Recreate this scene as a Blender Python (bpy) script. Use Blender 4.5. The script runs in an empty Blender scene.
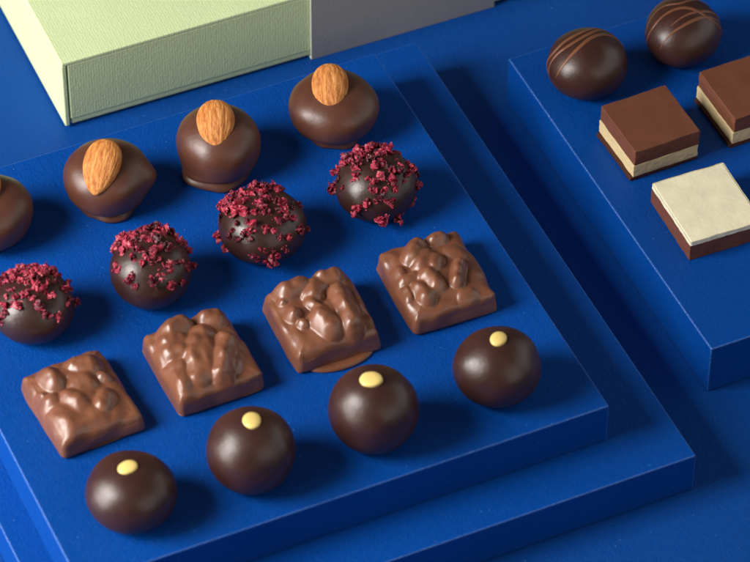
import bpy, bmesh, math, random
from mathutils import Vector, Matrix, Euler, noise

random.seed(7)
S = bpy.context.scene
COL = S.collection
MM = 0.001

# ---------------------------------------------------------------- camera
cam_d = bpy.data.cameras.new('camera')
cam = bpy.data.objects.new('camera', cam_d)
COL.objects.link(cam)
cam.rotation_euler = (math.radians(44.032), math.radians(-0.212), math.radians(-24.331))
cam.location = (-0.37514, -0.66119, 0.86273)
cam_d.sensor_width = 36.0
cam_d.lens = 190.75
cam_d.clip_start = 0.05
cam_d.clip_end = 20.0
cam_d.dof.use_dof = True
cam_d.dof.focus_distance = 1.185
cam_d.dof.aperture_fstop = 20.0
cam_d.dof.aperture_blades = 7
S.camera = cam

# ---------------------------------------------------------------- light
S.view_settings.view_transform = 'Standard'
S.view_settings.look = 'None'
S.view_settings.exposure = 0.0
S.view_settings.gamma = 1.0
W = bpy.data.worlds.new('World')
S.world = W
W.use_nodes = True
bg = W.node_tree.nodes['Background']
bg.inputs['Color'].default_value = (0.95, 0.97, 1.0, 1)
bg.inputs['Strength'].default_value = 0.065


def area(name, loc, target, sx, sy, watts, col):
    l = bpy.data.lights.new(name, 'AREA')
    l.shape = 'RECTANGLE'
    l.size, l.size_y = sx, sy
    l.energy = watts
    l.color = col
    o = bpy.data.objects.new(name, l)
    COL.objects.link(o)
    o.location = loc
    d = Vector(target) - Vector(loc)
    o.rotation_euler = d.to_track_quat('-Z', 'Y').to_euler()
    return o


def around(az, el, dist, c=(-0.03, 0.08, 0.02)):
    a, e = math.radians(az), math.radians(el)
    return (c[0] + dist * math.cos(e) * math.cos(a), c[1] + dist * math.cos(e) * math.sin(a), c[2] + dist * math.sin(e))


TGT = (-0.03, 0.08, 0.02)
area('key_softbox', (-0.66, 0.140, 0.465), TGT, 0.34, 0.30, 8.4, (1.0, 0.975, 0.94))
area('side_strip', (-0.78, 0.110, 0.19), TGT, 0.46, 0.16, 3.2, (1.0, 0.98, 0.95))
area('front_fill', around(-66, 30, 1.4), TGT, 1.3, 0.9, 3.6, (1.0, 0.96, 0.90))
area('fill_panel', around(-8, 24, 0.80), TGT, 0.70, 0.45, 1.0, (1.0, 0.97, 0.93))


# ---------------------------------------------------------------- materials
def mat(name, base=(0.5, 0.5, 0.5), rough=0.5, spec=0.5):
    m = bpy.data.materials.new(name)
    m.use_nodes = True
    nt = m.node_tree
    b = nt.nodes['Principled BSDF']
    b.inputs['Base Color'].default_value = (*base, 1)
    b.inputs['Roughness'].default_value = rough
    b.inputs['Specular IOR Level'].default_value = spec
    return m, nt, b


def N(nt, typ, **kw):
    n = nt.nodes.new(typ)
    for k, v in kw.items():
        setattr(n, k, v)
    return n


def noise_tex(nt, scale, detail=4, rough=0.55, mapping=None, coord='Object'):
    tc = N(nt, 'ShaderNodeTexCoord')
    t = N(nt, 'ShaderNodeTexNoise')
    t.inputs['Scale'].default_value = scale
    t.inputs['Detail'].default_value = detail
    t.inputs['Roughness'].default_value = rough
    if mapping:
        mp = N(nt, 'ShaderNodeMapping')
        mp.inputs['Scale'].default_value = mapping
        nt.links.new(tc.outputs[coord], mp.inputs['Vector'])
        nt.links.new(mp.outputs['Vector'], t.inputs['Vector'])
    else:
        nt.links.new(tc.outputs[coord], t.inputs['Vector'])
    return t


def ramp(nt, src, stops):
    r = N(nt, 'ShaderNodeValToRGB')
    cr = r.color_ramp
    while len(cr.elements) > 2:
        cr.elements.remove(cr.elements[-1])
    while len(cr.elements) < len(stops):
        cr.elements.new(0.5)
    for e, (p, c) in zip(cr.elements, stops):
        e.position = p
        e.color = (*c, 1) if len(c) == 3 else c
    nt.links.new(src, r.inputs['Fac'])
    return r


def bump(nt, b, src, strength, dist, prev=None):
    bp = N(nt, 'ShaderNodeBump')
    bp.inputs['Strength'].default_value = strength
    bp.inputs['Distance'].default_value = dist
    nt.links.new(src, bp.inputs['Height'])
    if prev:
        nt.links.new(prev.outputs['Normal'], bp.inputs['Normal'])
    nt.links.new(bp.outputs['Normal'], b.inputs['Normal'])
    return bp


def blue_mat(name, base, rough, seed):
    m, nt, b = mat(name, base, rough, 0.20)
    n1 = noise_tex(nt, 1250, 3, 0.6)
    n2 = noise_tex(nt, 420, 3, 0.5)
    n3 = noise_tex(nt, 22, 3, 0.5)
    tint = ramp(nt, n3.outputs['Fac'], [(0.3, tuple(c * 0.93 for c in base)), (0.7, tuple(min(1, c * 1.07) for c in base))])
    # sparse pale dust specks
    tc = N(nt, 'ShaderNodeTexCoord')
    v = N(nt, 'ShaderNodeTexVoronoi')
    v.inputs['Scale'].default_value = 430
    v.inputs['Randomness'].default_value = 1.0
    nt.links.new(tc.outputs['Object'], v.inputs['Vector'])
    lt = N(nt, 'ShaderNodeMath', operation='LESS_THAN')
    lt.inputs[1].default_value = 0.085
    nt.links.new(v.outputs['Distance'], lt.inputs[0])
    sep = N(nt, 'ShaderNodeSeparateColor')
    nt.links.new(v.outputs['Color'], sep.inputs['Color'])
    gt = N(nt, 'ShaderNodeMath', operation='GREATER_THAN')
    gt.inputs[1].default_value = 0.86
    nt.links.new(sep.outputs['Red'], gt.inputs[0])
    mu = N(nt, 'ShaderNodeMath', operation='MULTIPLY')
    nt.links.new(lt.outputs[0], mu.inputs[0])
    nt.links.new(gt.outputs[0], mu.inputs[1])
    mu2 = N(nt, 'ShaderNodeMath', operation='MULTIPLY')
    mu2.inputs[1].default_value = 0.45
    nt.links.new(mu.outputs[0], mu2.inputs[0])
    mx = N(nt, 'ShaderNodeMix', data_type='RGBA')
    nt.links.new(mu2.outputs[0], mx.inputs[0])
    nt.links.new(tint.outputs['Color'], mx.inputs[6])
    mx.inputs[7].default_value = (0.14, 0.30, 0.62, 1)
    nt.links.new(mx.outputs[2], b.inputs['Base Color'])
    rr = ramp(nt, n2.outputs['Fac'], [(0.3, (rough - 0.08,) * 3), (0.7, (rough + 0.1,) * 3)])
    nt.links.new(rr.outputs['Color'], b.inputs['Roughness'])
    b1 = bump(nt, b, n2.outputs['Fac'], 0.28, 0.0006)
    bump(nt, b, n1.outputs['Fac'], 0.6, 0.0004, b1)
    return m


M_SLAB = blue_mat('blue_lacquer', (0.001, 0.060, 0.315), 0.42, 1)
M_EDGE, nt, b = mat('blue_edge_wear_and_highlight', (0.05, 0.15, 0.5), 0.30, 0.7)
ne = noise_tex(nt, 1700, 4, 0.7)
r = ramp(nt, ne.outputs['Fac'], [(0.45, (0.006, 0.085, 0.38)), (0.60, (0.03, 0.13, 0.46)), (0.76, (0.20, 0.30, 0.64))])  # paler edge blue: wear on left edges, highlights painted into the colour elsewhere
nt.links.new(r.outputs['Color'], b.inputs['Base Color'])
bump(nt, b, ne.outputs['Fac'], 0.6, 0.0005)
M_TABLE = blue_mat('blue_table_paper', (0.001, 0.057, 0.285), 0.55, 2)


def choc(name, base, rough, blotch=0.14, spec=0.5, bs=0.18):
    m, nt, b = mat(name, base, rough, spec)
    n1 = noise_tex(nt, 160, 4, 0.5)
    n2 = noise_tex(nt, 900, 3, 0.5)
    r = ramp(nt, n1.outputs['Fac'], [(0.3, tuple(c * (1 - blotch) for c in base)), (0.7, tuple(c * (1 + blotch) for c in base))])
    nt.links.new(r.outputs['Color'], b.inputs['Base Color'])
    rr = ramp(nt, n1.outputs['Fac'], [(0.25, (rough - 0.05,) * 3), (0.75, (rough + 0.07,) * 3)])
    nt.links.new(rr.outputs['Color'], b.inputs['Roughness'])
    b1 = bump(nt, b, n1.outputs['Fac'], bs, 0.001)
    bump(nt, b, n2.outputs['Fac'], bs, 0.0002, b1)
    b.inputs['Subsurface Weight'].default_value = 0.06
    b.inputs['Subsurface Radius'].default_value = (0.002, 0.001, 0.0006)
    return m


M_DARK = choc('dark_chocolate', (0.046, 0.0145, 0.0095), 0.38, spec=0.65)
M_DARK2 = choc('very_dark_chocolate', (0.036, 0.0120, 0.0085), 0.36, spec=0.7)
M_MILKDARK = choc('warm_dark_chocolate', (0.105, 0.036, 0.019), 0.40, spec=0.65)
M_MILK = choc('milk_chocolate', (0.200, 0.073, 0.036), 0.35, spec=0.75)
M_MILKCUT = choc('cut_milk_chocolate', (0.160, 0.056, 0.029), 0.5, 0.06, 0.35, 0.2)
M_MILKBASE = choc('cut_dark_base_chocolate', (0.07, 0.022, 0.012), 0.5, 0.06, 0.35, 0.2)
M_DRIZZLE = choc('milk_chocolate_drizzle', (0.18, 0.066, 0.031), 0.40)
M_CREAM = choc('cream_layer', (0.72, 0.56, 0.30), 0.55, 0.05, 0.3, 0.25)
M_WHITE = choc('white_chocolate', (0.86, 0.79, 0.56), 0.5, 0.05, 0.35, 0.3)
M_DOT = choc('yellow_cocoa_butter', (0.88, 0.65, 0.21), 0.3, 0.05, 0.5, 0.05)

# almond skin
M_ALMOND, nt, b = mat('almond_skin', (0.5, 0.22, 0.07), 0.55, 0.4)
nl = noise_tex(nt, 1.0, 6, 0.7, (800, 800, 190))
nf = noise_tex(nt, 1800, 3, 0.6)
r = ramp(nt, nl.outputs['Fac'], [(0.34, (0.34, 0.095, 0.018)), (0.47, (0.60, 0.205, 0.042)), (0.66, (0.82, 0.37, 0.11))])
nt.links.new(r.outputs['Color'], b.inputs['Base Color'])
b1 = bump(nt, b, nl.outputs['Fac'], 0.9, 0.0008)
bump(nt, b, nf.outputs['Fac'], 0.4, 0.0003, b1)

# freeze dried raspberry
M_BERRY, nt, b = mat('freeze_dried_raspberry', (0.4, 0.02, 0.06), 0.34, 0.6)
nb = noise_tex(nt, 2.2, 6, 0.75)
oi = N(nt, 'ShaderNodeObjectInfo')
ad = N(nt, 'ShaderNodeMath', operation='MULTIPLY_ADD')
ad.inputs[1].default_value = 0.26
ad.inputs[2].default_value = -0.13
nt.links.new(oi.outputs['Random'], ad.inputs[0])
ad2 = N(nt, 'ShaderNodeMath', operation='ADD')
nt.links.new(nb.outputs['Fac'], ad2.inputs[0])
nt.links.new(ad.outputs[0], ad2.inputs[1])
r = ramp(nt, ad2.outputs[0], [(0.34, (0.035, 0.003, 0.009)), (0.46, (0.24, 0.008, 0.030)), (0.58, (0.46, 0.020, 0.060)), (0.68, (0.64, 0.11, 0.15)), (0.78, (0.82, 0.45, 0.40))])
nt.links.new(r.outputs['Color'], b.inputs['Base Color'])
bump(nt, b, nb.outputs['Fac'], 0.8, 0.0005)


def woven(name, base, rough):
    m, nt, b = mat(name, base, rough, 0.3)
    tc = N(nt, 'ShaderNodeTexCoord')
    v = N(nt, 'ShaderNodeTexVoronoi')
    v.inputs['Scale'].default_value = 1150
    v.inputs['Randomness'].default_value = 0.35
    nt.links.new(tc.outputs['Object'], v.inputs['Vector'])
    nn = noise_tex(nt, 900, 3, 0.6)
    n3 = noise_tex(nt, 60, 3, 0.5)
    r = ramp(nt, n3.outputs['Fac'], [(0.3, tuple(c * 0.97 for c in base)), (0.7, tuple(c * 1.03 for c in base))])
    nt.links.new(r.outputs['Color'], b.inputs['Base Color'])
    b1 = bump(nt, b, v.outputs['Distance'], 0.20, 0.0004)
    bump(nt, b, nn.outputs['Fac'], 0.35, 0.0003, b1)
    return m


M_BOX = woven('pale_green_embossed_paper', (0.63, 0.73, 0.40), 0.65)
M_SLEEVE, nt, b = mat('grey_card', (0.30, 0.295, 0.285), 0.6, 0.3)
ns = noise_tex(nt, 1300, 3, 0.6)
bump(nt, b, ns.outputs['Fac'], 0.3, 0.0003)
M_CARD, nt, b = mat('raw_card_edge', (0.70, 0.72, 0.62), 0.8, 0.2)
ns = noise_tex(nt, 1300, 3, 0.6)
bump(nt, b, ns.outputs['Fac'], 0.3, 0.0003)


# ---------------------------------------------------------------- mesh helpers
def obj(name, bm, m, parent=None, loc=(0, 0, 0), rot=(0, 0, 0), smooth=True):
    me = bpy.data.meshes.new(name)
    bmesh.ops.recalc_face_normals(bm, faces=bm.faces)
    bm.to_mesh(me)
    bm.free()
    for mm_ in (m if isinstance(m, (list, tuple)) else [m]):
        me.materials.append(mm_)
    if smooth:
        me.polygons.foreach_set('use_smooth', [True] * len(me.polygons))
    o = bpy.data.objects.new(name, me)
    COL.objects.link(o)
    o.location = loc
    o.rotation_euler = rot
    if parent:
        o.parent = parent
    return o


def thing(name, label, cat, loc, rotz=0.0, group=None):
    o = bpy.data.objects.new(name, None)
    o.empty_display_size = 0.005
    COL.objects.link(o)
    o.location = loc
    o.rotation_euler = (0, 0, rotz)
    return tag(o, label, cat, group)


def tag(o, label, cat, group=None):
    o['label'] = label
    o['category'] = cat
    if group:
        o['group'] = group
    return o


def add_box(bm, x0, x1, y0, y1, z0, z1, bev=0.0, seg=2, mi=0):
    """axis aligned box in metres, optionally with rounded edges"""
    t = bmesh.new()
    bmesh.ops.create_cube(t, size=1.0)
    for v in t.verts:
        v.co = Vector(((x0 + x1) / 2 + v.co.x * (x1 - x0), (y0 + y1) / 2 + v.co.y * (y1 - y0), (z0 + z1) / 2 + v.co.z * (z1 - z0)))
    if bev:
        bmesh.ops.bevel(t, geom=list(t.edges), offset=bev, segments=seg, profile=0.5, affect='EDGES')
    vs = [bm.verts.new(v.co) for v in t.verts]
    t.verts.index_update()
    for f in t.faces:
        nf_ = bm.faces.new([vs[v.index] for v in f.verts])
        nf_.material_index = mi
    t.free()


def crv(pts, n):
    """Catmull-Rom through 2D points"""
    out = []
    P = [pts[0]] + list(pts) + [pts[-1]]
    for i in range(1, len(P) - 2):
        for k in range(n):
            t = k / n
            a, b_, c, d = (Vector(P[i + j]) for j in (-1, 0, 1, 2))
            out.append(0.5 * ((2 * b_) + (c - a) * t + (2 * a - 5 * b_ + 4 * c - d) * t * t + (3 * b_ - a - 3 * c + d) * t ** 3))
    out.append(Vector(P[-2]))
    return out


def lathe(prof, seg=72, fn=None):
    """prof: (r, z) from bottom centre to top centre, in metres"""
    bm = bmesh.new()
    rings = []
    for i, p in enumerate(prof):
        if i == 0 or i == len(prof) - 1:
            co = Vector((0, 0, p[1]))
            rings.append([bm.verts.new(fn(co) if fn else co)])
            continue
        ring = []
        for k in range(seg):
            a = 2 * math.pi * k / seg
            co = Vector((p[0] * math.cos(a), p[0] * math.sin(a), p[1]))
            ring.append(bm.verts.new(fn(co) if fn else co))
        rings.append(ring)
    for i in range(len(rings) - 1):
        a, b_ = rings[i], rings[i + 1]
        for k in range(seg):
            k2 = (k + 1) % seg
            if len(a) == 1:
                bm.faces.new((a[0], b_[k2], b_[k]))
            elif len(b_) == 1:
                bm.faces.new((a[k], a[k2], b_[0]))
            else:
                bm.faces.new((a[k], a[k2], b_[k2], b_[k]))
    return bm

# ---------------------------------------------------------------- setting
TOP_LOW, TOP_UP, TOP_RIGHT = 0.01457, 0.02909, 0.01819
bm = bmesh.new()
add_box(bm, -0.9, 0.9, -0.7, 1.1, -0.02, 0.0)
t = obj('table_top', bm, M_TABLE, smooth=False)
t['kind'] = 'structure'


def slab(name, label, x0, x1, y0, y1, z0, z1):
    bm = bmesh.new()
    w, d = x1 - x0, y1 - y0
    add_box(bm, -w / 2, w / 2, -d / 2, d / 2, 0, z1 - z0, 0.00042, 3)
    bm.normal_update()
    for f in bm.faces:
        if max(abs(c) for c in f.normal) < 0.995:
            f.material_index = 1
    o = obj(name, bm, [M_SLAB, M_EDGE], None, ((x0 + x1) / 2, (y0 + y1) / 2, z0), smooth=False)
    return tag(o, label, 'display board')


slab('display_board', 'large blue square board lying on the table under the smaller board of chocolates', 0.0206 - 0.1902, 0.0206, -0.0157, 0.1749, 0.0002, TOP_LOW)
slab('display_board', 'blue square board carrying the four rows of chocolates, on top of a larger board', -0.1608, 0.0, 0.0, 0.1612, TOP_LOW + 0.0001, TOP_UP)
slab('display_board', 'separate blue board at right carrying layered squares and drizzled truffles', 0.04195, 0.04195 + 0.1365, 0.01625, 0.1525, 0.0002, TOP_RIGHT)

# ---------------------------------------------------------------- gift box
box = thing('gift_box', 'pale green embossed paper gift box with a wide grey sleeve', 'gift box', (-0.08977, 0.19718, 0), math.radians(-0.97))
L, D, H = 0.230, 0.150, 0.0279
bm = bmesh.new()
add_box(bm, 0.0, L, 0.0, D, H - 0.0016, H, 0.0005, 3)                       # top plate
add_box(bm, 0.0, 0.0015, 0.0001, D - 0.0001, 0.0012, H - 0.0015, 0.0003, 2)     # left panel reaches lower
add_box(bm, 0.0019, L - 0.0022, 0.0001, 0.0015, 0.0036, H - 0.0015, 0.0004, 2)  # front panel, thin gap at its left
add_box(bm, 0.0021, L - 0.0022, D - 0.0015, D - 0.0001, 0.0036, H - 0.0015, 0.0003, 2)
add_box(bm, L - 0.0015, L - 0.0001, 0.0001, D - 0.0001, 0.0036, H - 0.0015, 0.0003, 2)
obj('lid', bm, M_BOX, box, smooth=False)
bm = bmesh.new()
add_box(bm, 0.0019, L - 0.0018, 0.0004, D - 0.0018, 0.0009, 0.0042, 0.0009, 3)
add_box(bm, 0.0030, L - 0.0030, 0.0022, D - 0.0024, 0.0040, H - 0.0022)
obj('tray', bm, M_BOX, box, smooth=False)
bm = bmesh.new()
sx0, sx1, th, g = 0.0831, 0.1472, 0.0005, 0.00012
prof_o = [(-g - th, 0.0001), (D + g + th, 0.0001), (D + g + th, H + g + th), (-g - th, H + g + th)]
prof_i = [(-g, 0.0008), (D + g, 0.0008), (D + g, H + g), (-g, H + g)]
vo = [[bm.verts.new((x, y, z)) for y, z in prof_o] for x in (sx0, sx1)]
vi = [[bm.verts.new((x, y, z)) for y, z in prof_i] for x in (sx0, sx1)]
for k in range(4):
    k2 = (k + 1) % 4
    bm.faces.new((vo[0][k], vo[0][k2], vo[1][k2], vo[1][k]))
    bm.faces.new((vi[0][k], vi[1][k], vi[1][k2], vi[0][k2])).material_index = 1
    for e in (0, 1):
        bm.faces.new((vo[e][k], vo[e][k2], vi[e][k2], vi[e][k])).material_index = 1
o = obj('sleeve', bm, [M_SLEEVE, M_CARD], box, smooth=False)
o['label'] = 'wide dark grey card sleeve around the box'


# ---------------------------------------------------------------- chocolates
def nz(co, freq, off):
    return noise.noise(Vector((co.x * freq + off, co.y * freq - off * 0.7, co.z * freq + off * 0.3)))


def dome_prof(a, H_, n=10):
    """(r, z) of a truffle: an ellipsoid of radius a cut flat where it rests; H_ = height, metres"""
    c = H_ / 1.89
    zc = 0.89 * c
    out = [Vector((0, 0)), Vector((a * 0.2, 0)), Vector((a * 0.40, 0))]
    m = n * 7
    for i in range(m + 1):
        e = math.radians(-68 + (158) * i / m)
        k = 2.02 if e > 0 else 2.12
        r = a * max(0.0, math.cos(e)) ** (2 / k)
        z = zc + c * math.copysign(abs(math.sin(e)) ** (2 / k), e)
        if z > 0.00015 and i < m:
            out.append(Vector((r, z)))
    out.append(Vector((0, zc + c)))
    return out


def wobble(amp, freq, off, sq=0.0, rot=0.0):
    def fn(co):
        k = min(1.0, co.z / 0.004)
        d = nz(co, freq, off) * amp + nz(co, freq * 2.3, off + 9) * amp * 0.35
        r = math.hypot(co.x, co.y)
        s = 1.0 + sq * math.cos(2 * (math.atan2(co.y, co.x) - rot))
        rr = 1 + (d / max(r, 0.004)) * min(1, r / 0.004)
        return Vector((co.x * rr * s, co.y * rr * s, co.z + d * 0.5 * k))
    return fn


# --- dark round bonbons with a yellow dot (front row)
GR = 'dark bonbons with a yellow dot'
dots = [(-0.1380, 0.0183, 0.0127, 0.0184, 'leftmost dark round bonbon with a yellow dot, in the front row', -0.0004, 0.0006),
        (-0.1026, 0.0175, 0.0126, 0.0222, 'dark round bonbon with a yellow dot, second from left in the front row', 0.0006, 0.0002),
        (-0.0655, 0.0170, 0.0127, 0.0238, 'dark round bonbon with a yellow dot, third from left in the front row', -0.0008, 0.0),
        (-0.0265, 0.0185, 0.0123, 0.0208, 'rightmost dark round bonbon with a yellow dot, nearest the board corner', 0.0002, 0.0004)]
for i, (x, y, a, h, lab, dx, dy) in enumerate(dots):
    t = thing('dotted_bonbon', lab, 'chocolate bonbon', (x, y, TOP_UP), random.uniform(-0.3, 0.3), GR)
    t.rotation_euler = (0, 0, 0)
    fn = wobble(0.00055, 62, 3.1 * i + 1, 0.015, i * 1.1)
    obj('shell', lathe(dome_prof(a, h), 80, fn), M_DARK, t)
    dr = (0.0026, 0.0028, 0.0029, 0.0025)[i]
    dp = crv([(0, -0.0006), (dr * 0.9, -0.0005), (dr, 0.0), (dr * 0.93, 0.0005), (dr * 0.6, 0.00085), (dr * 0.25, 0.00098), (0, 0.001)], 5)
    zz = h * (1 - 0.4 * ((math.hypot(dx, dy)) / a) ** 2) - 0.0001
    oo = obj('yellow_dot', lathe(dp, 36, wobble(0.00035, 300, i * 5 + 2, 0.09, i * 1.3)), M_DOT, t, (dx, dy, zz))
    oo.rotation_euler = (-dy / a * 1.1, dx / a * 1.1, 0)


# --- raspberry truffles
def crumb_mesh(seed):
    rnd = random.Random(seed)
    bm = bmesh.new()
    nb_ = rnd.randint(4, 8)
    for k in range(nb_ + 3):
        t = bmesh.new()
        bmesh.ops.create_icosphere(t, subdivisions=3, radius=1.0)
        tiny = k >= nb_
        sc = Vector((rnd.uniform(0.30, 0.62), rnd.uniform(0.22, 0.5), rnd.uniform(0.08, 0.22)))
        R_ = Euler((rnd.uniform(0, 6.3), rnd.uniform(0, 6.3), rnd.uniform(0, 6.3))).to_matrix()
        off = Vector((rnd.uniform(-0.55, 0.55), rnd.uniform(-0.55, 0.55), rnd.uniform(-0.25, 0.35)))
        o_ = rnd.uniform(0, 50)
        if tiny:
            sc *= 0.38
            off = Vector((rnd.uniform(-0.95, 0.95), rnd.uniform(-0.95, 0.95), -0.12))
        vs = []
        for v in t.verts:
            d = 1 + 0.55 * noise.noise(v.co * 1.7 + Vector((o_, 0, 0))) + 0.40 * noise.noise(v.co * 4.3 + Vector((0, o_, 0))) + 0.22 * noise.noise(v.co * 10 + Vector((0, 0, o_)))
            c = Vector((v.co.x * sc.x, v.co.y * sc.y, v.co.z * sc.z)) * d
            c.z += 0.25 * math.sin(c.x * 5 + o_)
            vs.append(bm.verts.new((R_ @ c + off) * 0.5))
        t.verts.index_update()
        for f in t.faces:
            bm.faces.new([vs[v.index] for v in f.verts])
        t.free()
    me = bpy.data.meshes.new('raspberry_crumb')
    bmesh.ops.recalc_face_normals(bm, faces=bm.faces)
    for f in bm.faces:
        f.smooth = rnd.random() < 0.5
    bm.to_mesh(me)
    bm.free()
    me.materials.append(M_BERRY)
    return me


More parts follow.
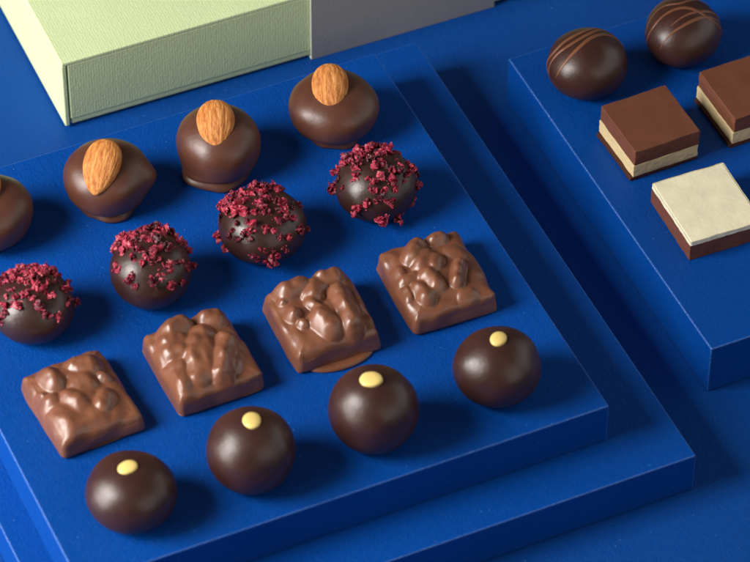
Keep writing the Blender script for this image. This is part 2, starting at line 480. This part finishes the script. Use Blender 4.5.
CRUMBS = [crumb_mesh(100 + i) for i in range(16)]
CRUMB_AT = {
    'T1': [(-0.11, 0.78, 0.62, 1.8), (0.03, 0.62, 0.78, 1.3), (-0.36, 0.37, 0.86, 1.5), (0.11, 0.29, 0.95, 1.6), (0.39, 0.31, 0.86, 1.9), (0.65, 0.24, 0.72, 1.9), (0.78, 0.36, 0.51, 1.5), (-0.49, 0.09, 0.87, 1.5), (-0.27, -0.18, 0.95, 1.8), (0.09, -0.12, 0.99, 2.6), (0.25, -0.24, 0.94, 2.1), (-0.47, -0.15, 0.87, 1.4), (-0.05, -0.65, 0.76, 2.3), (-0.02, -0.79, 0.61, 1.4), (-0.47, -0.39, 0.79, 2.0), (0.11, -0.84, 0.53, 1.1), (0.36, -0.84, 0.41, 1.6), (-0.65, -0.0, 0.76, 1.2), (-0.75, -0.14, 0.65, 1.6), (-0.63, -0.27, 0.73, 1.3), (-0.82, -0.31, 0.48, 1.9), (-0.91, -0.32, 0.26, 1.4), (0.94, 0.1, 0.34, 1.6), (0.81, -0.22, 0.54, 1.7), (0.7, -0.23, 0.68, 1.3), (0.96, -0.27, 0.04, 1.6), (0.75, -0.47, 0.46, 1.2), (0.93, -0.35, -0.04, 0.9), (-0.13, -0.4, 0.91, 1.1), (0.31, -0.44, 0.84, 1.4), (0.58, -0.08, 0.81, 1.2), (-0.09, 0.05, 0.99, 1.2), (-0.55, 0.5, 0.67, 1.4), (0.65, -0.61, 0.45, 0.9), (0.21, 0.06, 0.98, 1.2)],
    'T2': [(-0.35, 0.77, 0.53, 1.6), (-0.25, 0.78, 0.57, 2.0), (0.05, 0.62, 0.78, 2.4), (0.37, 0.66, 0.66, 1.5), (0.21, 0.13, 0.97, 2.0), (0.04, 0.11, 0.99, 1.5), (0.48, 0.33, 0.81, 1.5), (0.33, -0.22, 0.92, 2.7), (0.78, 0.35, 0.52, 1.7), (0.79, 0.04, 0.61, 1.8), (0.95, 0.02, 0.31, 1.6), (-0.64, 0.62, 0.45, 1.6), (-0.57, 0.21, 0.79, 2.4), (-0.37, 0.05, 0.93, 1.6), (-0.25, -0.07, 0.97, 1.7), (-0.51, -0.18, 0.84, 1.8), (-0.41, -0.4, 0.82, 1.7), (-0.0, -0.22, 0.97, 2.1), (0.11, -0.23, 0.97, 1.5), (-0.14, -0.45, 0.88, 1.4), (0.03, -0.5, 0.87, 1.0), (-0.86, -0.05, 0.52, 1.7), (-0.66, -0.46, 0.6, 1.6), (-0.75, -0.49, 0.46, 1.9), (-0.67, -0.64, 0.37, 1.4), (-0.23, -0.8, 0.55, 2.0), (-0.04, -0.81, 0.58, 1.6), (0.09, -0.69, 0.71, 1.7), (0.28, -0.63, 0.73, 1.5), (0.52, -0.56, 0.65, 1.1), (0.69, -0.6, 0.4, 1.5), (0.95, -0.32, 0.04, 1.2), (0.12, -0.93, 0.34, 1.7), (0.45, -0.86, 0.22, 1.1), (0.55, -0.55, 0.63, 0.9), (-0.69, 0.65, 0.34, 1.0), (-0.21, 0.28, 0.94, 1.6), (-0.35, 0.34, 0.87, 1.1), (0.5, -0.16, 0.85, 1.2), (0.21, 0.72, 0.66, 1.2), (0.68, 0.45, 0.58, 1.0), (0.25, -0.09, 0.97, 1.1), (-0.25, -0.3, 0.92, 1.1)],
    'T3': [(-0.3, 0.23, 0.92, 2.1), (-0.12, 0.34, 0.93, 1.6), (0.11, 0.29, 0.95, 1.9), (0.39, 0.46, 0.8, 1.7), (0.58, 0.55, 0.6, 1.5), (0.22, 0.02, 0.97, 1.6), (-0.53, 0.04, 0.85, 2.5), (-0.55, 0.31, 0.78, 1.5), (-0.72, 0.35, 0.6, 1.8), (-0.87, 0.38, 0.31, 1.7), (-0.07, -0.07, 1.0, 2.0), (-0.28, -0.19, 0.94, 1.6), (-0.1, -0.3, 0.95, 1.4), (0.34, -0.13, 0.93, 1.9), (0.45, -0.19, 0.87, 2.5), (0.62, -0.22, 0.75, 2.0), (0.45, -0.41, 0.79, 2.0), (0.29, -0.36, 0.89, 1.7), (0.87, -0.07, 0.49, 1.2), (0.51, -0.53, 0.68, 1.5), (0.15, -0.58, 0.8, 1.9), (0.31, -0.56, 0.77, 1.2), (-0.01, -0.73, 0.68, 1.5), (-0.18, -0.64, 0.75, 1.7), (-0.49, -0.46, 0.74, 2.7), (-0.6, -0.55, 0.59, 2.3), (-0.76, -0.45, 0.46, 2.0), (-0.39, -0.44, 0.81, 1.5), (-0.66, -0.21, 0.72, 1.5), (-0.97, 0.18, -0.15, 2.3), (-0.93, -0.1, -0.34, 1.9), (-0.93, -0.12, -0.35, 1.0), (-0.81, -0.24, 0.54, 1.1), (-0.9, -0.24, 0.36, 1.1), (0.11, -0.86, 0.51, 2.0), (0.29, -0.86, 0.42, 1.5), (0.61, -0.71, 0.35, 1.7), (0.87, -0.49, -0.09, 1.0), (0.14, -0.98, 0.1, 1.8), (-0.21, -0.96, -0.17, 3.2), (-0.37, -0.9, 0.22, 1.4), (-0.55, -0.84, 0.01, 1.6), (-0.17, -0.97, 0.19, 1.5), (-0.49, -0.86, -0.14, 1.1), (-0.07, -1.0, -0.02, 1.4), (0.05, -0.33, 0.94, 1.0), (-0.49, -0.31, 0.82, 1.0)],
    'T4': [(-0.16, 0.43, 0.89, 1.5), (-0.53, 0.46, 0.71, 2.3), (-0.52, 0.16, 0.84, 1.5), (-0.35, 0.18, 0.92, 1.9), (-0.57, -0.14, 0.81, 2.0), (-0.52, 0.01, 0.85, 1.6), (-0.76, 0.61, 0.22, 1.7), (-0.95, 0.32, -0.08, 2.8), (-0.92, 0.4, -0.0, 1.4), (-0.88, 0.28, 0.38, 1.1), (-0.03, 0.1, 0.99, 1.7), (0.25, 0.23, 0.94, 2.1), (0.53, 0.33, 0.78, 2.5), (0.72, 0.39, 0.58, 1.4), (0.08, -0.09, 0.99, 1.8), (-0.12, -0.16, 0.98, 1.8), (0.2, -0.24, 0.95, 1.4), (0.48, -0.05, 0.88, 1.6), (0.36, -0.41, 0.84, 2.0), (0.18, -0.54, 0.82, 1.5), (-0.08, -0.43, 0.9, 2.0), (-0.26, -0.52, 0.82, 1.4), (0.15, -0.68, 0.72, 1.5), (0.14, -0.8, 0.58, 1.7), (-0.13, -0.75, 0.65, 1.8), (-0.22, -0.81, 0.54, 1.7), (-0.36, -0.64, 0.68, 1.6), (-0.1, -0.91, 0.41, 2.0), (-0.35, -0.83, 0.44, 1.3), (-0.78, -0.62, 0.1, 2.4), (-0.58, -0.75, 0.32, 1.8), (-0.56, -0.71, 0.42, 1.2), (-0.27, -0.92, -0.29, 2.6), (-0.15, -0.97, -0.18, 1.2), (0.22, -0.81, -0.55, 2.7), (0.7, -0.67, -0.26, 1.8), (0.59, -0.73, -0.35, 1.5), (0.8, -0.25, 0.55, 1.8), (0.95, -0.08, 0.3, 1.6), (0.96, -0.21, 0.19, 1.3), (0.82, -0.52, 0.24, 1.8), (0.9, -0.43, 0.0, 1.3), (0.58, -0.45, 0.68, 1.4), (0.42, -0.65, 0.63, 1.3), (0.8, -0.09, 0.6, 1.3), (0.53, -0.25, 0.81, 1.4), (-0.38, -0.36, 0.85, 1.2), (-0.91, -0.06, 0.4, 0.9), (0.06, -0.6, 0.8, 1.0), (-0.12, 0.28, 0.95, 1.1)],
}
GR = 'raspberry crumb truffles'
berries = [('T1', -0.1373, 0.0953, 0.0119, 0.0095, 'dark truffle with raspberry crumbs cut off by the left edge, behind a nut square'),
           ('T2', -0.1012, 0.0944, 0.0121, 0.0105, 'dark truffle with raspberry crumbs capping its top and three loose bits on its front'),
           ('T3', -0.0645, 0.0985, 0.0130, 0.0096, 'dark truffle with raspberry crumbs scattered down to its base, third in its row'),
           ('T4', -0.0271, 0.1004, 0.0121, 0.0095, 'rightmost raspberry truffle, densely crumbed, near the right rim of the board')]
for i, (key, x, y, a, cz, lab) in enumerate(berries):
    t = thing('raspberry_truffle', lab, 'chocolate truffle', (x, y, TOP_UP), 0, GR)
    h = cz * 1.89
    obj('shell', lathe(dome_prof(a, h), 80, wobble(0.0004, 80, 4.7 * i + 30, 0.01, i)), M_DARK2, t)
    spots = list(CRUMB_AT[key])
    tries = 0
    # the far side of the cap, hidden from the front
    while len(spots) < 98 and tries < 4000:
        tries += 1
        u = Vector((random.gauss(0, 1), random.gauss(0, 1), random.gauss(0, 1))).normalized()
        if u.y > 0.1 and u.z > 0.15 and (u.y * 0.7 + u.z * 0.5) > 0.62:
            spots.append((u.x, u.y, u.z, random.uniform(1.2, 2.1)))
    for (ux, uy, uz, sz) in spots:
        u = Vector((ux, uy, uz)).normalized()
        p = Vector((u.x * a, u.y * a, cz * 0.89 + u.z * cz))
        n = Vector((u.x / a, u.y / a, u.z / cz)).normalized()
        c = bpy.data.objects.new('raspberry_crumb', random.choice(CRUMBS))
        COL.objects.link(c)
        c.parent = t
        sc = sz * MM * random.uniform(1.7, 2.5)
        c.location = p + n * sc * random.uniform(-0.06, 0.12)
        q = n.to_track_quat('Z', 'Y')
        e = q.to_matrix() @ Euler((random.uniform(-0.6, 0.6), random.uniform(-0.6, 0.6), random.uniform(0, 6.28))).to_matrix()
        c.rotation_euler = e.to_euler()
        c.scale = (sc * random.uniform(0.85, 1.15), sc * random.uniform(0.85, 1.15), sc * random.uniform(0.8, 1.2))


# --- almond bonbons
def almond_bm(L_, Wd, T_, seed):
    """length along local Z, tip at -Z; flat side towards +Y"""
    bm = bmesh.new()
    nu, nv = 110, 72
    rows = []
    for i in range(nv + 1):
        s = i / nv
        zc = -L_ / 2 + L_ * s
        # teardrop outline: pointed at s=0, round at s=1
        w = (max(0, s) ** 0.66) * (max(0, 1 - s) ** 0.44) * 1.98
        w = min(1.0, w)
        if i in (0, nv):
            rows.append([bm.verts.new((0, 0, zc))])
            continue
        row = []
        for k in range(nu):
            a = 2 * math.pi * k / nu
            gr = noise.noise(Vector((math.cos(a) * 5.5 + seed, math.sin(a) * 5.5, s * 1.6))) + 0.5 * noise.noise(Vector((math.cos(a) * 12 + seed, math.sin(a) * 12, s * 3.5)))
            gr = -abs(gr) + 0.3
            d = 1 + 0.062 * gr * min(1, w * 1.3) + 0.03 * noise.noise(Vector((math.cos(a) * 1.5, math.sin(a) * 1.5 + seed, s * 3)))
            row.append(bm.verts.new((Wd / 2 * w * math.cos(a) * d, T_ / 2 * (w ** 0.9) * math.sin(a) * d, zc)))
        rows.append(row)
    for i in range(nv):
        a, b_ = rows[i], rows[i + 1]
        for k in range(nu):
            k2 = (k + 1) % nu
            if len(a) == 1:
                bm.faces.new((a[0], b_[k2], b_[k]))
            elif len(b_) == 1:
                bm.faces.new((a[k], a[k2], b_[0]))
            else:
                bm.faces.new((a[k], a[k2], b_[k2], b_[k]))
    return bm


def gauss(a, a0, w):
    d = (a - a0 + math.pi) % (2 * math.pi) - math.pi
    return math.exp(-(d / w) ** 2)


GR = 'almond topped bonbons'
# x, y, radius, height of the widest ring, height above it, foot radius, foot height, label, bulges (azimuth, width, z, zwidth, mm), almond (dx, dy, dz, yaw of tip, pitch, L, W)
alm = [(-0.1360, 0.1355, 0.0129, 0.0100, 0.0086, 0.0090, 0.0022, 'almond bonbon cut off by the left edge of the photo', [], (-0.0012, 0.000, 0.0182, -118, 16, 0.0165, 0.0108)),
       (-0.0987, 0.1353, 0.0127, 0.0104, 0.0081, 0.0098, 0.0026, 'almond bonbon with a pointed chocolate nub on its right side', [(-22, 0.32, 0.0095, 0.0036, 2.4), (-100, 0.7, 0.0012, 0.0016, 0.8)], (-0.0030, -0.0040, 0.0178, -128, 27, 0.0176, 0.0117)),
       (-0.0630, 0.1350, 0.0127, 0.0100, 0.0092, 0.0105, 0.0030, 'almond bonbon with a lump of chocolate squeezed out at its lower left', [(-160, 0.55, 0.0018, 0.0024, 3.2), (-105, 0.6, 0.0013, 0.0018, 0.9)], (-0.0014, -0.0018, 0.0186, -112, 26, 0.0160, 0.0118)),
       (-0.0248, 0.1363, 0.0134, 0.0092, 0.0075, 0.0104, 0.0026, 'widest almond bonbon, at the back right corner of its board', [(-30, 0.5, 0.009, 0.004, 0.5)], (-0.0014, -0.0006, 0.0164, -112, 24, 0.0166, 0.0116))]
for i, (x, y, a, zc, cu, fr, fh, lab, bulges, al) in enumerate(alm):
    t = thing('almond_bonbon', lab, 'chocolate bonbon', (x, y, TOP_UP), 0, GR)
    pts = [(0, 0), (fr * 0.7, 0.0), (fr * 0.95, 0.0002), (fr * 1.0, fh * 0.35), (fr * 0.99, fh * 0.75), (fr * 0.985, fh * 1.02)]
    z1 = fh * 1.12
    for e in range(-80, 91, 10):
        er = math.radians(e)
        if e <= 0:
            r, z = fr * 0.95 + (a - fr * 0.95) * math.cos(er) ** 0.78, zc + (zc - z1) * math.sin(er)
        else:
            r, z = a * max(0, math.cos(er)) ** 0.93, zc + cu * math.sin(er) ** 0.97
        if z > z1 * 1.0:
            pts.append((r, z))
    pts[-1] = (0, zc + cu)
    w0 = wobble(0.0006, 65, 7.3 * i + 3, 0.02, i * 0.8)

    def fn(co, bulges=bulges, w0=w0):
        ang = math.atan2(co.y, co.x)
        r = math.hypot(co.x, co.y)
        add = 0.0
        for (az, wd, zc, zw, am) in bulges:
            add += am * MM * gauss(ang, math.radians(az), wd) * math.exp(-((co.z - zc) / zw) ** 2)
        if r > 0.004:
            co = Vector((co.x * (1 + add / r), co.y * (1 + add / r), co.z))
        k0 = math.exp(-(co.z / 0.0028) ** 2)
        if r > 0.004:
            d0 = k0 * 0.0016 * noise.noise(Vector((math.cos(ang) * 1.6 + i * 9, math.sin(ang) * 1.6, 4.2 + i)))
            co = Vector((co.x * (1 + d0 / r), co.y * (1 + d0 / r), co.z))
        return w0(co)
    obj('shell', lathe(crv(pts, 8), 96, fn), M_MILKDARK, t)
    dx, dy, dz, yaw, pit, L_, Wd = al
    o = obj('almond', almond_bm(L_, Wd, 0.0068, i * 3.7 + 1), M_ALMOND, t, (dx, dy, dz))
    # local -Z (tip) -> horizontal direction 'yaw', dipping by 'pit'; local Y -> up
    ya, p_ = math.radians(yaw), math.radians(pit)
    tip = Vector((math.cos(ya) * math.cos(p_), math.sin(ya) * math.cos(p_), -math.sin(p_)))
    zax = -tip
    side = Vector((0, 0, 1)).cross(zax).normalized()
    up = zax.cross(side)
    o.rotation_euler = Matrix((side, up, zax)).transposed().to_euler()


# --- milk chocolate nut squares
LUMPS = {
    'P1': [(-0.45, 0.69, -0.41, 0.5, 0.2, 2.4), (0.25, 0.65, 0.51, 0.57, 0.22, 2.6), (0.65, 0.18, 0.68, 0.15, 0.11, 1.6), (-0.31, -0.1, -0.22, -0.24, 0.2, 2.0), (0.48, -0.3, 0.27, -0.45, 0.15, 2.2), (-0.87, 0.05, -0.66, 0.06, 0.13, 1.5), (-0.88, 0.28, -0.85, 0.26, 0.09, 1.2), (0.06, 0.22, 0.23, 0.21, 0.2, 1.6), (-0.65, -0.39, -0.56, -0.71, 0.27, 1.4), (-0.03, -0.32, -0.01, -0.64, 0.24, 0.9), (-0.11, 0.57, 0.02, 0.44, 0.11, 1.2), (-0.16, -0.95, 0.29, -1.08, 0.21, 0.5)],
    'P2': [(-0.18, 0.91, -0.42, 0.71, 0.25, 3.6), (-0.64, 0.46, -0.35, 0.42, 0.18, 2.6), (-0.77, 0.22, -0.45, 0.13, 0.18, 2.2), (0.47, 0.88, 0.63, 0.74, 0.21, 3.0), (0.16, 0.37, -0.09, 0.21, 0.22, 2.4), (-0.2, -0.04, -0.34, -0.57, 0.2, 2.4), (0.13, 0.09, -0.15, -0.53, 0.19, 2.2), (0.58, 0.02, 0.12, -0.71, 0.19, 3.0), (-0.76, -0.29, -0.8, -0.57, 0.2, 1.4), (0.64, -0.41, 0.49, -0.64, 0.12, 1.0), (-0.58, -0.22, -0.59, -0.29, 0.1, 1.2)],
    'P3': [(-0.22, 1.08, -0.53, 0.8, 0.22, 3.6), (0.39, 1.11, 0.62, 0.8, 0.2, 3.6), (-0.66, 0.09, -0.65, 0.07, 0.14, 2.2), (-0.55, -0.23, -0.54, -0.26, 0.1, 1.8), (-0.27, 0.73, -0.24, 0.7, 0.09, 1.4), (-0.13, -0.27, -0.02, -0.54, 0.22, 3.2), (0.51, 0.27, 0.44, -0.66, 0.19, 3.8), (-0.17, 0.25, -0.13, 0.15, 0.11, 1.8), (0.13, 0.64, -0.02, 0.48, 0.2, 2.6), (-0.08, -0.0, -0.01, -0.12, 0.12, 2.0), (0.93, 0.54, 0.92, -0.16, 0.19, 1.2), (-0.74, 0.56, -0.73, 0.51, 0.08, 1.2), (0.22, 0.03, 0.16, -0.31, 0.11, 1.2)],
    'P4': [(-0.1, 0.81, -0.39, 0.5, 0.17, 2.8), (0.32, 0.86, 0.45, 0.84, 0.15, 2.6), (-0.08, 0.45, -0.29, 0.22, 0.17, 2.0), (0.09, 0.26, -0.01, 0.13, 0.14, 1.8), (-0.3, -0.11, -0.23, -0.37, 0.17, 2.6), (-0.58, -0.32, -0.54, -0.6, 0.15, 2.2), (-0.62, -0.59, -0.41, -0.55, 0.1, 1.6), (0.5, -0.05, 0.24, -0.46, 0.12, 2.6), (-0.84, 0.25, -0.85, 0.19, 0.13, 1.4), (-0.91, -0.28, -0.91, -0.38, 0.12, 1.4), (-0.87, -0.01, -0.55, -0.02, 0.1, 1.3), (0.56, 0.36, 0.64, 0.27, 0.15, 0.7), (0.27, -0.87, 0.43, -0.86, 0.13, 0.7)],
}


def square_bm(hx, hy, H_, lumps, seed, bulge=0.0):
    bm = bmesh.new()
    n = 110
    r = 0.0016
    t = bmesh.new()
    bmesh.ops.create_cube(t, size=2.0)
    bmesh.ops.subdivide_edges(t, edges=list(t.edges), cuts=n - 1, use_grid_fill=True)
    half = Vector((hx, hy, H_ / 2))
    for v in t.verts:
        u = v.co.copy()
        p = Vector((u.x * half.x, u.y * half.y, u.z * half.z))
        q = Vector((max(-half.x + r, min(half.x - r, p.x)), max(-half.y + r, min(half.y - r, p.y)), max(-half.z + r, min(half.z - r, p.z))))
        d = p - q
        if d.length > 1e-9:
            m_ = max(abs(d.x), abs(d.y), abs(d.z))
            p = q + d.normalized() * m_
        z01 = (p.z + half.z) / H_
        # sides flare towards the base, waist slightly curved
        fl = 1.0 + 0.045 * max(0.0, 1 - z01) ** 1.2 + bulge * math.sin(math.pi * max(0, min(1, z01)))
        ex, ey = p.x / half.x, p.y / half.y
        # sides bow out a little between the corners
        bow = 0.02
        p.x *= fl * (1 + bow * (1 - ey * ey))
        p.y *= fl * (1 + bow * (1 - ex * ex))
        # lumps on the top
        lift = 0.0
        for (u0, v0, u1, v1, rr, hh) in lumps:
            hh *= MM * 1.15
            v0 = min(v0, 0.84) - hh * 15
            v1 = min(v1, 0.84) - hh * 15
            ax, ay, bx_, by_ = u0, v0, u1, v1
            lx, ly = bx_ - ax, by_ - ay
            k = max(0, min(1, ((ex - ax) * lx + (ey - ay) * ly) / (lx * lx + ly * ly + 1e-9)))
            dd = math.hypot(ex - ax - k * lx, ey - ay - k * ly) / (rr * 1.5)
            if dd < 1.0:
                f = (1 - dd * dd) ** 0.95 * (1 + 0.14 * nz(p, 420, seed + 2))
                lift = math.log(math.exp(2400 * lift) + math.exp(2400 * hh * f) - 1) / 2400
        edge = max(abs(ex), abs(ey))
        mask = max(0, min(1, (z01 - 0.35) / 0.5))
        fade = max(0.0, min(1.0, (1.08 - edge) / 0.24))
        lowf = 0.0007 * nz(p, 170, seed) + 0.00032 * nz(p, 330, seed + 5)
        sh = max(0.0, (edge - 0.66) / 0.34)
        p.z -= mask * 0.0017 * sh * sh * (1 + 0.7 * nz(p, 230, seed + 21))
        p.z += mask * fade * (lift - 0.0006 + lowf + 0.0012 * max(0, 1 - ex * ex) * max(0, 1 - ey * ey))
        d2 = 0.0006 * nz(p, 120, seed + 11)
        if z01 > 0.1:
            p.x += d2 * (ex if abs(ex) > 0.9 else 0)
            p.y += d2 * (ey if abs(ey) > 0.9 else 0)
        p.z += half.z
        v.co = p
    for v in t.verts:
        if v.co.z < 0.0002:
            v.co.z = max(v.co.z, 0.0)
    return t


GR = 'milk chocolate nut squares'
nuts = [('P1', -0.1368, 0.0597, 0.0122, 0.0148, 0.0074, 3.0, 'flattest milk chocolate nut square, leftmost in its row'),
        ('P2', -0.0999, 0.0596, 0.0127, 0.0141, 0.0088, 0.5, 'milk chocolate nut square with a ridged lump at its back left, second in its row'),
        ('P3', -0.0625, 0.0602, 0.0127, 0.0136, 0.0090, -1.5, 'lumpiest milk chocolate nut square, with a thin chocolate foot oozing out in front'),
        ('P4', -0.0256, 0.0612, 0.0128, 0.0145, 0.0086, -1.5, 'milk chocolate nut square nearest the right rim of the board, with one upright nut lump')]
for i, (key, x, y, hx, hy, h, rz, lab) in enumerate(nuts):
    t = square_bm(hx, hy, h, LUMPS[key], i * 4.4 + 2)
    if key == 'P3':
        o = None
        root = thing('nut_square', lab, 'chocolate square', (x, y, TOP_UP), math.radians(rz), GR)
        obj('shell', t, M_MILK, root)
        fp = crv([(0, 0.0), (0.8, 0.0), (1.0, 0.0003), (0.98, 0.0009), (0.86, 0.0013), (0.4, 0.0014), (0, 0.0014)], 4)
        bmf = lathe(fp, 60, lambda co: Vector((co.x * 0.0108 + 0.0005, co.y * 0.0058 - 0.0112, co.z)))
        obj('chocolate_foot', bmf, M_MILK, root)
    else:
        o = obj('nut_square', t, M_MILK, None, (x, y, TOP_UP), (0, 0, math.radians(rz)))
        tag(o, lab, 'chocolate square', GR)


# --- drizzled truffles
def strand(a, h, pts, rad, t, fn):
    """thin raised line on the truffle through unit directions"""
    bm = bmesh.new()
    c = h / 1.89
    cz = 0.89 * c
    P = crv([Vector(q) for q in pts], 12)
    path = []
    for q in P:
        q = q.normalized()
        e, az = math.asin(max(-1, min(1, q.z))), math.atan2(q.y, q.x)
        k = 2.02 if e > 0 else 2.12
        r = a * max(0.0, math.cos(e)) ** (2 / k)
        z = cz + c * math.copysign(abs(math.sin(e)) ** (2 / k), e)
        path.append(fn(Vector((r * math.cos(az), r * math.sin(az), z))))
    c0 = Vector((0, 0, cz))
    rings = []
    for i, p in enumerate(path):
        tg = (path[min(i + 1, len(path) - 1)] - path[max(i - 1, 0)]).normalized()
        n = (p - c0).normalized()
        s = tg.cross(n).normalized()
        k = i / (len(path) - 1)
        rr = rad * (0.75 + 0.35 * math.sin(k * 5 + a * 900)) * min(1, 0.25 + 6 * min(k, 1 - k))
        rings.append([bm.verts.new(p + n * rr * 0.5 * math.sin(b_) + s * rr * 1.25 * math.cos(b_)) for b_ in [2 * math.pi * j / 10 for j in range(10)]])
    for i in range(len(rings) - 1):
        for j in range(10):
            j2 = (j + 1) % 10
            bm.faces.new((rings[i][j], rings[i][j2], rings[i + 1][j2], rings[i + 1][j]))
    bm.faces.new(rings[0])
    bm.faces.new(rings[-1])
    return obj('drizzle_line', bm, M_DRIZZLE, t)


GR = 'drizzled truffles'
driz = [
         (0.0590, 0.1319, 0.0124, 0.0188, 'drizzled dark truffle at the back left corner of the right board',
          [(0.42, [(-0.952, 0.224, -0.208), (-0.922, 0.378, -0.082), (-0.814, 0.307, 0.494), (-0.396, 0.324, 0.859), (0.102, 0.388, 0.916), (0.607, 0.494, 0.623), (0.767, 0.317, 0.558)]), (0.4, [(-0.947, 0.081, -0.311), (-0.989, 0.133, 0.07), (-0.799, 0.152, 0.582), (-0.363, 0.112, 0.925), (0.163, 0.232, 0.959), (0.688, 0.415, 0.596), (0.856, 0.173, 0.487), (0.933, -0.047, 0.356)]), (0.4, [(-0.968, -0.222, 0.117), (-0.913, -0.24, 0.33), (-0.726, -0.216, 0.653), (-0.335, -0.113, 0.935), (0.122, 0.058, 0.991), (0.599, 0.15, 0.787), (0.907, 0.053, 0.419), (0.948, -0.189, 0.256)])] ),
         (0.0926, 0.1328, 0.0120, 0.0184, 'drizzled dark truffle with crossing lines, right of the other drizzled truffle',
          [(0.36, [(-0.943, 0.131, -0.306), (-0.993, 0.075, 0.087), (-0.848, 0.076, 0.524), (-0.425, 0.132, 0.896), (-0.045, 0.076, 0.996), (0.271, -0.117, 0.956), (0.554, -0.392, 0.735), (0.87, -0.492, 0.027)]), (0.32, [(-0.526, -0.274, 0.805), (-0.196, -0.219, 0.956), (0.234, -0.188, 0.954), (0.733, -0.137, 0.666), (0.939, -0.172, 0.297)]), (0.34, [(-0.889, -0.444, 0.115), (-0.664, -0.44, 0.605), (-0.305, -0.441, 0.844), (0.118, -0.416, 0.902), (0.484, -0.361, 0.797), (0.856, -0.328, 0.399)]), (0.3, [(-0.965, 0.252, 0.077), (-0.758, 0.413, 0.505), (-0.371, 0.468, 0.802), (0.053, 0.261, 0.964), (0.703, 0.376, 0.603), (0.857, 0.142, 0.496)]), (0.26, [(-0.765, 0.627, 0.144), (-0.483, 0.785, 0.386), (-0.182, 0.819, 0.545), (0.137, 0.757, 0.639)])] ),
]

for i, (x, y, a, h, lab, lines) in enumerate(driz):
    t = thing('drizzled_truffle', lab, 'chocolate truffle', (x, y, TOP_RIGHT), 0, GR)
    fn = wobble(0.0005, 60, 5.9 * i + 60, 0.03, 0.35)
    obj('shell', lathe(dome_prof(a, h), 80, fn), M_DARK, t)
    for (rad, pts) in lines:
        strand(a, h, pts, rad * 1.3 * MM, t, fn)


# --- layered cut squares
def cut_layer(name, w, d, z0, z1, m, root, seed, off=(0, 0), bev=0.00022, lean=0.0):
    bm = bmesh.new()
    bmesh.ops.create_cube(bm, size=1.0)
    bmesh.ops.subdivide_edges(bm, edges=list(bm.edges), cuts=22, use_grid_fill=True)
    b0 = [e for e in bm.edges if len(e.link_faces) == 2 and e.link_faces[0].normal.dot(e.link_faces[1].normal) < 0.5]
    for v in bm.verts:
        v.co = Vector((v.co.x * w + off[0], v.co.y * d + off[1], z0 + (v.co.z + 0.5) * (z1 - z0)))
    bmesh.ops.bevel(bm, geom=b0, offset=bev, segments=3, profile=0.5, affect='EDGES')
    for v in bm.verts:
        c = v.co.copy()
        q = 0.00016 * nz(c, 260, seed) + 0.00012 * nz(c, 700, seed + 3)
        ex, ey = (c.x - off[0]) / (w / 2), (c.y - off[1]) / (d / 2)
        v.co.x += q * max(-1, min(1, ex)) ** 5
        v.co.y += q * max(-1, min(1, ey)) ** 5
        v.co.z += 0.00014 * nz(c, 180, seed + 8) * (c.z - z0) / (z1 - z0)
    return obj(name, bm, m, root, smooth=False)


GR = 'layered milk chocolate and cream squares'
for i, (x, y, rz, w, d, lab) in enumerate([(0.0640, 0.0995, 1.0, 0.0223, 0.0222, 'layered milk chocolate and cream square in front of the left drizzled truffle'),
                                           (0.0987, 0.1003, 0.5, 0.0232, 0.0230, 'layered milk chocolate and cream square cut off by the right edge of the photo')]):
    t = thing('layered_square', lab, 'chocolate square', (x, y, TOP_RIGHT), math.radians(rz), GR)
    cut_layer('base_layer', w + 0.0006, d, 0.0, 0.0013, M_MILKBASE, t, 3 + i * 7, (-0.0008, -0.0002))
    cut_layer('cream_layer', w, d + 0.0001, 0.0013, 0.0060, M_CREAM, t, 5 + i * 7, (-0.0002, 0.0))
    cut_layer('milk_layer', w - 0.0001, d + 0.0002, 0.0060, 0.0118, M_MILKCUT, t, 9 + i * 7)
t = thing('layered_square', 'chocolate square topped with a white chocolate layer', 'chocolate square', (0.0650, 0.0640, TOP_RIGHT), math.radians(-1.8))
cut_layer('chocolate_layer', 0.0237, 0.0268, 0.0, 0.0060, M_MILKCUT, t, 31)
cut_layer('white_layer', 0.0238, 0.0270, 0.0060, 0.0078, M_WHITE, t, 37, bev=0.0006)
